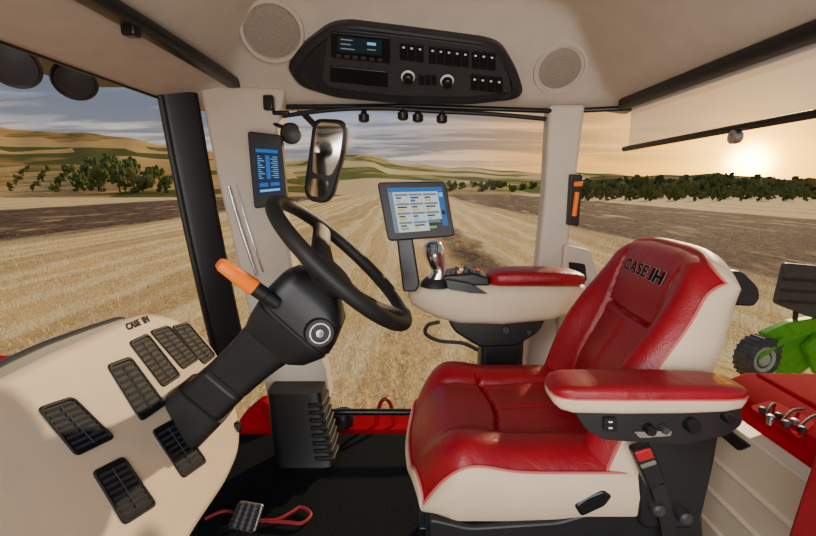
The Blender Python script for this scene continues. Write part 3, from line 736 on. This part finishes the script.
# ================================================================== REAR RIGHT INTERIOR
tsx = [onY(a, b, .56) for a, b in ((778, 560), (800, 492), (818, 440), (850, 420), (900, 560))]
ts = thing('trainer_seat', 'red leather trainer seat edge with pale stitching in the lower right corner', 'seat', V((.55, .53, 0)))
obj('cushion', prism(B(), rpoly(tsx, .02), V((0, -.08, 0))), REDL, ts, bevel=.012)
obj('stitching', tube(B(), [onY(a, b, .560) for a, b in ((790, 550), (808, 494), (824, 446))], .0012, 8), PALEST, ts)
obj('support', bx(B(), .50, .62, .49, .55, 0, .34), BLACK, ts, bevel=.01)
p = onX(732, 441, .75)
sv = thing('wall_vent', 'black slotted outlet set in the beige rear panel behind the armrest', 'air vent', p)
obj('frame', prism(B(), rpoly([onX(a, b, .748) for a, b in ((716, 432), (726, 429), (749, 446), (738, 451))], .008), V((.012, 0, 0))), BLACK, sv, bevel=.002)
# ================================================================== EXTERIOR TRACTOR PARTS
hood = B()
loft(hood, [sell(V((x, 1.0, z)), Yv, Z_, w, .28, 4, 32) for x, z, w in ((-.95, .24, .50), (-1.4, .25, .50), (-2.2, .22, .47), (-3.0, .16, .42), (-3.15, .10, .36))])
tag(obj('tractor_hood', hood, FENDR), 'red tractor bonnet ahead of the windscreen behind the dashboard', 'bonnet')
pt = thing('access_platform', 'red access platform with looped handle outside the middle window', 'platform', (-.18, 1.9, -.1))
obj('deck', bx(B(), -.48, .12, 1.80, 2.0, -.10, -.02), FENDR, pt, bevel=.012)
hpts = [onY(a, b, 1.85) for a, b in ((376, 424), (380, 404), (386, 399), (391, 406), (394, 424))]
obj('grab_loop', tube(B(), curve(hpts, 6), .009, 10), REDP, pt)
p = onY(342, 418, 1.84)
obj('deck_cap', lathe(B(), V((p.x, 1.86, -.03)), Z_, [(.05, 0), (.055, .05), (.045, .07), (0, .075)], 20), BLACK, pt)
bm = prism(B(), rpoly([onY(a, b, 1.80) for a, b in ((226, 470), (238, 420), (262, 400), (284, 418), (280, 462), (240, 480))], .04), V((0, .08, 0)))
tag(obj('body_panel', bm, FENDR, bevel=.01), 'red body panel seen low between dashboard and ribbed gaiter', 'body panel')
fd = thing('rear_fender', 'red rear fender outside the low rear panel at right', 'fender', (1.25, .78, -.6))
fpts = []
for x, z in ((.84, -.6), (.84, .44), (.87, .50), (.95, .535), (1.3, .53), (1.6, .45), (1.85, .30), (1.95, .1), (1.95, -.1), (1.8, .05), (1.5, .28), (1.2, .36), (.98, .34), (.93, .28), (.93, -.6)):
    fpts.append(V((x, .25, z)))
obj('fender_shell', prism(B(), fpts, V((0, .93, 0))), FENDR, fd, bevel=.02)
obj('switch_plate', prism(B(), rpoly([onZ(a, b, .534) for a, b in ((748, 409), (772, 402), (816, 424), (800, 440))], .02), V((0, 0, .006))), FENDR, fd)
for k, m in enumerate((DGREY, STEEL, BLACK, DGREY, STEEL, BLACK)):
    p = onZ(762 + k * 8, 412 + 5 * (k % 2) + k * 3.0, .54)
    obj('hydraulic_coupler', lathe(B(), p, Z_, [(.006, -.010), (.006, .004), (.008, .005), (.008, .010), (.005, .012), (0, .012)], 14), m, fd)
for k in range(3):
    p = onZ(766 + k * 16, 416 + k * 6, .545); q = p + V((.09 + .03 * k, .08, -.012))
    obj('hydraulic_hose', tube(B(), curve([p, lerp(p, q, .4) + V((0, 0, .014)), q], 6), .003, 8), RUBBER, fd)
obj('ridge', tube(B(), curve([V((.93, .30, .530)), V((.96, .7, .538)), V((.97, 1.15, .536))], 6), .006, 8), FENDR, fd)

# ================================================================== FIELD
GZ = -1.6
def groundmat():
    m, nt, b = nodes('stubble_field')
    L = nt.links.new; N = nt.nodes.new
    geo = N('ShaderNodeNewGeometry'); sx = N('ShaderNodeSeparateXYZ'); L(geo.outputs['Position'], sx.inputs[0])
    def math_(op, a, b_=None):
        n = N('ShaderNodeMath'); n.operation = op
        for i, q in enumerate((a, b_)):
            if q is None: continue
            if isinstance(q, (int, float)): n.inputs[i].default_value = q
            else: L(q, n.inputs[i])
        return n.outputs[0]
    def noise_(scale, sc=(1, 1, 1), det=6):
        mp = N('ShaderNodeMapping'); mp.inputs['Scale'].default_value = sc; L(geo.outputs['Position'], mp.inputs['Vector'])
        n = N('ShaderNodeTexNoise'); n.inputs['Scale'].default_value = scale; n.inputs['Detail'].default_value = det; n.inputs['Roughness'].default_value = .65; L(mp.outputs[0], n.inputs['Vector']); return n.outputs['Fac']
    def mix(f, a, c):
        n = N('ShaderNodeMix'); n.data_type = 'RGBA'
        L(f, n.inputs['Factor'])
        for s, q in ((6, a), (7, c)):
            if isinstance(q, tuple): n.inputs[s].default_value = q
            else: L(q, n.inputs[s])
        return n.outputs[2]
    def ramp(f, p0, p1):
        n = N('ShaderNodeMapRange'); n.interpolation_type = 'SMOOTHSTEP'; n.inputs[1].default_value = p0; n.inputs[2].default_value = p1; L(f, n.inputs[0]); return n.outputs[0]
    X = math_('ADD', sx.outputs[0], math_('MULTIPLY', math_('SUBTRACT', noise_(.12, (1, .3, 1)), .5), 6))
    fine = noise_(9, (1.6, .5, 1)); mid = noise_(1.2, (1, .15, 1))
    rows = math_('SINE', math_('MULTIPLY', X, 2 * pi / 1.5))
    c = mix(ramp(fine, .32, .64), (.40, .24, .085, 1), (.95, .69, .32, 1))
    c = mix(ramp(mid, .40, .62), c, (.81, .56, .24, 1))
    c = mix(math_('MULTIPLY', ramp(rows, -.1, .9), .55), c, (1.0, .83, .48, 1))
    b1 = math_('SINE', math_('MULTIPLY', X, 2 * pi / 7.5))
    c = mix(math_('MULTIPLY', ramp(b1, .3, .9), .45), c, (.40, .24, .10, 1))
    soil = mix(ramp(noise_(3.5, (1, .5, 1)), .35, .65), (.032, .021, .016, 1), (.20, .125, .075, 1))
    def band(lo, hi, e): return math_('MULTIPLY', ramp(X, lo - e, lo + e), math_('SUBTRACT', 1.0, ramp(X, hi - e, hi + e)))
    msk = math_('MAXIMUM', math_('MAXIMUM', band(10.5, 33, .8), band(-46, -19, 1.5)), band(1.4, 3.0, .6))
    msk = math_('MULTIPLY', msk, ramp(noise_(.8, (1, .2, 1)), .26, .48))
    c = mix(msk, c, soil)
    L(c, b.inputs['Base Color']); b.inputs['Roughness'].default_value = .95; b.inputs['Specular IOR Level'].default_value = .1
    bp = N('ShaderNodeBump'); bp.inputs['Strength'].default_value = .7; bp.inputs['Distance'].default_value = .12; L(fine, bp.inputs['Height']); L(bp.outputs[0], b.inputs['Normal'])
    return m
bm = B()
bm.faces.new([bm.verts.new((x, y, GZ)) for x, y in ((-700, -60), (700, -60), (700, 900), (-700, 900))])
struct('ground', bm, groundmat(), smooth=0)
def in_soil(x): return 10.5 < x < 31 or -46 < x < -19 or 1.4 < x < 3.0
vs, fs = [], []
for i in range(60000):
    Y = 2.2 + 24 * random.random() ** 1.5
    X = random.uniform(-1.05, 1.05) * (Y + .5)
    X = round(X / .28) * .28 + random.gauss(0, .045)
    if in_soil(X) and random.random() < .85: continue
    if 4.3 < X < 7.5 and 4.8 < Y < 7: continue
    h = random.uniform(.05, .13); w = random.uniform(.003, .007)
    a = random.uniform(0, pi); l = V((random.gauss(0, .03), random.gauss(0, .03), 0))
    if i % 3 == 0: h *= .15; l = V((random.gauss(0, .15), random.gauss(0, .15), 0))
    dx, dy = math.cos(a) * w, math.sin(a) * w
    k = len(vs)
    vs += [(X - dx, Y - dy, GZ + .004), (X + dx, Y + dy, GZ + .004), (X + l.x + dx * .6, Y + l.y + dy * .6, GZ + h + .004), (X + l.x - dx * .6, Y + l.y - dy * .6, GZ + h + .004)]
    fs.append((k, k + 1, k + 2, k + 3))
me = bpy.data.meshes.new('stubble'); me.from_pydata(vs, [], fs)
me.materials.append(pmat('straw', (.95, .72, .36), .8, var=.22, ns=3, bump=0))
so = bpy.data.objects.new('stubble', me); COL.objects.link(so)
tag(so, 'golden cut straw stubble standing in rows on the field', 'stubble', kind='stuff')

# hills
def hillmat(name, c0, c1, c2, sc, e0=.32, e1=.45, e2=.7):
    m, nt, b = nodes(name); L = nt.links.new; N = nt.nodes.new
    geo = N('ShaderNodeNewGeometry'); mp = N('ShaderNodeMapping'); mp.inputs['Scale'].default_value = (1, .6, 4.5); L(geo.outputs['Position'], mp.inputs['Vector'])
    n = N('ShaderNodeTexVoronoi'); n.inputs['Scale'].default_value = sc
    ns = N('ShaderNodeTexNoise'); ns.inputs['Scale'].default_value = sc * 2.5; ns.inputs['Detail'].default_value = 6
    L(mp.outputs[0], ns.inputs['Vector']); L(mp.outputs[0], n.inputs['Vector'])
    sp_ = N('ShaderNodeSeparateColor'); L(n.outputs['Color'], sp_.inputs[0])
    r = N('ShaderNodeValToRGB'); r.color_ramp.interpolation = 'LINEAR'
    r.color_ramp.elements[0].color = c0 + (1,); r.color_ramp.elements[0].position = e0; r.color_ramp.elements[1].color = c2 + (1,); r.color_ramp.elements[1].position = e2
    e = r.color_ramp.elements.new(e1); e.color = c1 + (1,)
    mx = N('ShaderNodeMath'); mx.operation = 'MULTIPLY_ADD'; mx.inputs[1].default_value = .55
    ms = N('ShaderNodeMath'); ms.operation = 'MULTIPLY'; ms.inputs[1].default_value = .45
    L(ns.outputs['Fac'], ms.inputs[0]); L(sp_.outputs[0], mx.inputs[0]); L(ms.outputs[0], mx.inputs[2]); L(mx.outputs[0], r.inputs['Fac'])
    L(r.outputs['Color'], b.inputs['Base Color']); b.inputs['Roughness'].default_value = 1; b.inputs['Specular IOR Level'].default_value = 0
    return m
class Hill:
    def __init__(s, name, prof, Yt, Yb, m):
        s.prof, s.Yt, s.Yb = prof, Yt, Yb
        bm = B(); rows = []
        px0, px1 = prof[0][0], prof[-1][0]; n = 90
        for i in range(n + 1):
            px = lerp(px0, px1, i / n)
            rows.append([bm.verts.new(s.at(px, f)) for f in [k / 14 for k in range(15)]] + [bm.verts.new(s.at(px, 1) + V((0, s.Yt * .4, -30)))])
        for a, b in zip(rows[:-1], rows[1:]):
            for k in range(len(a) - 1): bm.faces.new((a[k], b[k], b[k + 1], a[k + 1]))
        struct(name, bm, m, smooth=80)
    def at(s, px, f):
        py = interp(s.prof, px) + 1.2 * math.sin(px * .05) + .6 * math.sin(px * .13)
        top = onY(px, py, s.Yt)
        Y = lerp(s.Yb, s.Yt, f)
        return V((top.x / s.Yt * Y, Y, lerp(GZ - .3, top.z, f ** 1.35)))
H1 = Hill('hill_far', [(120, 172), (280, 160), (330, 156), (365, 155), (400, 161), (450, 168), (520, 171), (580, 173), (700, 180)], 620, 130, hillmat('pale_hill', (.15, .18, .055), (.58, .42, .18), (.74, .57, .30), .018, .34, .46, .7))
H2 = Hill('hill_left', [(-400, 108), (-150, 116), (0, 127), (60, 132), (130, 138), (180, 147), (230, 157), (300, 173), (340, 190)], 360, 100, hillmat('golden_hill', (.11, .115, .04), (.42, .25, .09), (.60, .40, .17), .032, .30, .44, .8))
H3 = Hill('hill_right', [(480, 190), (540, 182), (600, 177), (660, 174), (720, 175), (816, 179), (950, 175), (1300, 168)], 450, 120, hillmat('wooded_hill', (.06, .075, .028), (.13, .13, .05), (.32, .24, .10), .03))
# trees
LEAF = pmat('tree_leaves', (.12, .15, .050), .95, var=.5, ns=2.5, bump=.5, bs=6, spec=.05)
LEAF2 = pmat('warm_tree_leaves', (.19, .185, .060), .95, var=.5, ns=2.5, bump=.5, bs=6, spec=.05)
BARK = pmat('bark', (.06, .04, .025), .9)
def tree_mesh(seed, w, h):
    rnd = random.Random(seed)
    bm = B()
    for k in range(22):
        c = V((rnd.uniform(-.75, .75) * w, rnd.uniform(-.6, .6) * w, rnd.uniform(.06, .84) * h)); r = rnd.uniform(.20, .36) * w
        bmesh.ops.create_icosphere(bm, subdivisions=3, radius=r, matrix=MX.Translation(c))
    for v in bm.verts: v.co += v.co.normalized() * noise.noise(v.co * (3.2 / w)) * .4 * w + V((0, 0, noise.noise(v.co * (6 / w)) * .18 * w))
    return bm
def make_tree(seed, w, h, leaf):
    t = thing('tree', 'x', 'tree', (0, 0, 0))
    obj('foliage', tree_mesh(seed, w, h), leaf, t, smooth=60)
    obj('trunk', tube(B(), [V((0, 0, -.6)), V((.1, 0, h * .3)), V((0, .1, h * .6))], [.25, .18, .1], 8), BARK, t)
    return t
protos = [[make_tree(1, 3.0, 8, LEAF), 0], [make_tree(2, 2.5, 9, LEAF), 0], [make_tree(3, 3.4, 5.5, LEAF2), 0]]
def put_tree(k, loc, s, rz, label, group):
    pr_ = protos[k]
    if pr_[1] == 0: t = pr_[0]
    else:
        t = pr_[0].copy(); COL.objects.link(t)
        for ch in list(pr_[0].children):
            c = ch.copy(); COL.objects.link(c); c.parent = t
    pr_[1] += 1
    t.location = loc; t.scale = (s, s, s); t.rotation_euler = (0, 0, rz); t['label'] = label; t['group'] = group
for i in range(42):
    px = 2 + i * 4.5 + random.uniform(-1.2, 1.2)
    env = math.exp(-((px - 112) / 46) ** 2)
    s = .30 + .68 * env + random.uniform(-.07, .07)
    put_tree((0, 1, 2, 0)[i % 4], H2.at(px, (.08, .13, .18, .23, .28)[i % 5]), s, random.uniform(0, 6), 'dark tree in the line across the field beyond the windscreen', 'trees beyond the windscreen')
for i in range(56):
    px = 576 + i * 4.6 + random.uniform(-1.5, 1.5)
    put_tree(2 if i % 3 else 0, H3.at(px, .04 + .05 * (i % 5)), random.uniform(.55, .90), random.uniform(0, 6), 'dark green tree in the hedge line beyond the rear window', 'trees beyond the rear window')
for i in range(44):
    Y = 82 + 9 * (i % 4)
    p = onY(584 + i * 5.6 + random.uniform(-2, 2), 195, Y)
    put_tree(2 if i % 2 else 0, V((p.x, Y, GZ)), random.uniform(.24, .40), random.uniform(0, 6), 'dark green tree in the hedge line beyond the rear window', 'trees beyond the rear window')
for i, px in enumerate((452, 463, 474, 484, 494, 503, 513, 524, 534)):
    put_tree(2, H1.at(px, .08 + .04 * (i % 3)), random.uniform(.45, .75), random.uniform(0, 6), 'small green tree on the hillside beyond the middle window', 'trees beyond the middle window')

# implement
im = thing('farm_implement', 'green farm implement with grey tyre and dark hopper parked on the field', 'farm machine', onY(775, 384, 5.7))
Yi = 5.6
tc = onY(757, 357, Yi)
rt_ = .29
TA = V((.22, -.97, 0))
bm = lathe(B(), tc, TA, [(rt_ * .60, -.1), (rt_ * .82, -.12), (rt_ * .95, -.10), (rt_, -.05), (rt_, .05), (rt_ * .95, .10), (rt_ * .82, .12), (rt_ * .60, .1)], 40)
u, w, nn = frame(TA)
for k in range(22):
    a = 2 * pi * k / 22
    d = u * math.cos(a) + w * math.sin(a); tg = nn.cross(d)
    box(bm, tc + d * rt_, (.03, .02, .19), MX((tg, d, nn)).transposed())
ty = obj('tyre', bm, pmat('dusty_rubber', (.095, .085, .075), .8, var=.3), im)
obj('wheel_rim', lathe(B(), tc, nn, [(rt_ * .62, .09), (rt_ * .56, .122), (rt_ * .36, .09), (.07, .125), (0, .125)], 28), pmat('rim_paint', (.50, .56, .42), .5), ty)
def plate(pxs, Y, d=.08): return prism(B(), rpoly([onY(a, b, Y) for a, b in pxs], .03), V((0, d, 0)))
obj('chassis', plate(((764, 334), (792, 322), (845, 314), (845, 326), (800, 338), (772, 350)), Yi + .02, .12), GREEN, im, bevel=.015)
obj('side_plate', plate(((788, 332), (816, 330), (812, 366), (796, 378), (778, 370), (782, 350)), Yi + .06, .06), GREEN, im, bevel=.012)
obj('deflector', plate(((806, 348), (820, 334), (845, 332), (845, 372), (818, 376)), Yi - .05, .1), GREEN, im, bevel=.02)
bm = B()
def beam(a, b, r, bm_): tube(bm_, [a, b], r, 8)
beam(onY(776, 371, Yi + .15), onY(840, 383, Yi + .05), .035, bm); beam(onY(757, 357, Yi - .12), onY(784, 340, Yi), .04, bm)
obj('axle_arm', bm, GREEN, im)
hpr = prism(B(), rpoly([onY(a, b, Yi) for a, b in ((786, 263), (840, 268), (840, 322), (812, 318), (776, 304))], .05), V((0, .08, 0)))
HOP = pmat('grey_hopper_paint', (.075, .072, .07), .5, var=.15)
hop_ = obj('hopper', hpr, HOP, im, bevel=.02)
bm = B()
for k in range(3): prism(bm, [onY(a, b, Yi - .012) for a, b in ((783 - k * 1.5, 278 + k * 11), (840, 282 + k * 11), (840, 284.5 + k * 11), (782.5 - k * 1.5, 280.5 + k * 11))], V((0, .012, 0)))
obj('hopper_rib', bm, DGREY, hop_)
bm = B(); beam(onY(796, 308, Yi + .1), onY(793, 345, Yi + .1), .03, bm); beam(onY(815, 312, Yi + .1), onY(812, 350, Yi + .1), .03, bm)
obj('support_leg', bm, DGREY, im)

# ================================================================== LIGHT
SUN = ray(750, 163).normalized()
wd = bpy.data.worlds.new('evening_sky'); SC.world = wd; wd.use_nodes = True
nt = wd.node_tree; L = nt.links.new; N = nt.nodes.new
bg = nt.nodes['Background']
tc_ = N('ShaderNodeTexCoord'); nrm = N('ShaderNodeVectorMath'); nrm.operation = 'NORMALIZE'; L(tc_.outputs['Generated'], nrm.inputs[0])
sx = N('ShaderNodeSeparateXYZ'); L(nrm.outputs[0], sx.inputs[0])
def mth(op, a, b=None, c=None):
    n = N('ShaderNodeMath'); n.operation = op
    for i, q in enumerate((a, b, c)):
        if q is None: continue
        if isinstance(q, (int, float)): n.inputs[i].default_value = q
        else: L(q, n.inputs[i])
    return n.outputs[0]
def mixc(f, a, c, mode='MIX'):
    n = N('ShaderNodeMix'); n.data_type = 'RGBA'; n.blend_type = mode
    if isinstance(f, (int, float)): n.inputs[0].default_value = f
    else: L(f, n.inputs[0])
    for s, q in ((6, a), (7, c)):
        if isinstance(q, tuple): n.inputs[s].default_value = q
        else: L(q, n.inputs[s])
    return n.outputs[2]
def sm(f, a, b):
    n = N('ShaderNodeMapRange'); n.interpolation_type = 'SMOOTHSTEP'; n.inputs[1].default_value = a; n.inputs[2].default_value = b; L(f, n.inputs[0]); return n.outputs[0]
Z = sx.outputs[2]
dt = N('ShaderNodeVectorMath'); dt.operation = 'DOT_PRODUCT'; L(nrm.outputs[0], dt.inputs[0]); dt.inputs[1].default_value = SUN
D = mth('MAXIMUM', dt.outputs['Value'], 0.0)
near = sm(D, .76, 1.0)
base = mixc(sm(Z, .02, .20), (.86, .69, .50, 1), (.20, .30, .46, 1))
base = mixc(mth('MULTIPLY', near, mth('SUBTRACT', 1.0, sm(Z, .06, .32))), base, (1.10, .49, .07, 1))
zz = mth('ADD', mth('MAXIMUM', Z, 0.0), .06)
cv = N('ShaderNodeCombineXYZ'); L(mth('DIVIDE', sx.outputs[0], zz), cv.inputs[0]); L(mth('DIVIDE', sx.outputs[1], zz), cv.inputs[1])
mp = N('ShaderNodeMapping'); mp.inputs['Scale'].default_value = (.28, .80, 1); mp.inputs['Rotation'].default_value = (0, 0, .25); L(cv.outputs[0], mp.inputs['Vector'])
n1 = N('ShaderNodeTexNoise'); n1.inputs['Scale'].default_value = 1.1; n1.inputs['Detail'].default_value = 7; n1.inputs['Roughness'].default_value = .6; n1.inputs['Distortion'].default_value = .5; L(mp.outputs[0], n1.inputs['Vector'])
cl_ = mth('MULTIPLY', sm(n1.outputs['Fac'], .40, .56), sm(Z, .015, .07))
dark = mixc(near, (.13, .145, .185, 1), (.36, .23, .15, 1))
base = mixc(mth('MULTIPLY', cl_, .85), base, dark)
n2 = N('ShaderNodeTexNoise'); n2.inputs['Scale'].default_value = 2.3; n2.inputs['Detail'].default_value = 6; L(mp.outputs[0], n2.inputs['Vector'])
base = mixc(mth('MULTIPLY', sm(n2.outputs['Fac'], .54, .74), .5), base, mixc(near, (.80, .70, .60, 1), (1.3, .75, .26, 1)))
glow = mth('ADD', mth('MULTIPLY', mth('POWER', D, 3500.0), 60.0), mth('ADD', mth('MULTIPLY', mth('POWER', D, 300.0), 3.6), mth('ADD', mth('MULTIPLY', mth('POWER', D, 45.0), 1.4), mth('MULTIPLY', mth('POWER', D, 12.0), .22))))
gc = N('ShaderNodeVectorMath'); gc.operation = 'SCALE'; gc.inputs[0].default_value = (1.0, .50, .06); L(glow, gc.inputs['Scale'])
fin = mixc(1.0, base, gc.outputs[0], 'ADD')
L(fin, bg.inputs['Color']); bg.inputs['Strength'].default_value = 1.2
sun = bpy.data.lights.new('sun', 'SUN'); sun.energy = 4.8; sun.color = (1, .74, .44); sun.angle = .03
so_ = bpy.data.objects.new('sun', sun); COL.objects.link(so_)
sd = (SUN + V((0, 0, .34))).normalized()
so_.rotation_euler = sd.to_track_quat('Z', 'Y').to_euler()
def area(name, loc, target, size, e, color=(1, .98, .96)):
    l = bpy.data.lights.new(name, 'AREA'); l.size = size; l.energy = e; l.color = color
    o = bpy.data.objects.new(name, l); COL.objects.link(o); o.location = loc
    o.rotation_euler = (V(loc) - V(target)).to_track_quat('Z', 'Y').to_euler()
area('added_key_light', (-.9, -1.2, 1.8), (0, 1.1, .7), .8, 46)  # area lamp added behind the camera to brighten the cab interior
area('added_fill_light', (.3, -1.1, .8), (0, 1.3, 1.5), 1.2, 34)  # second added lamp, low and aimed upward to lift the headliner
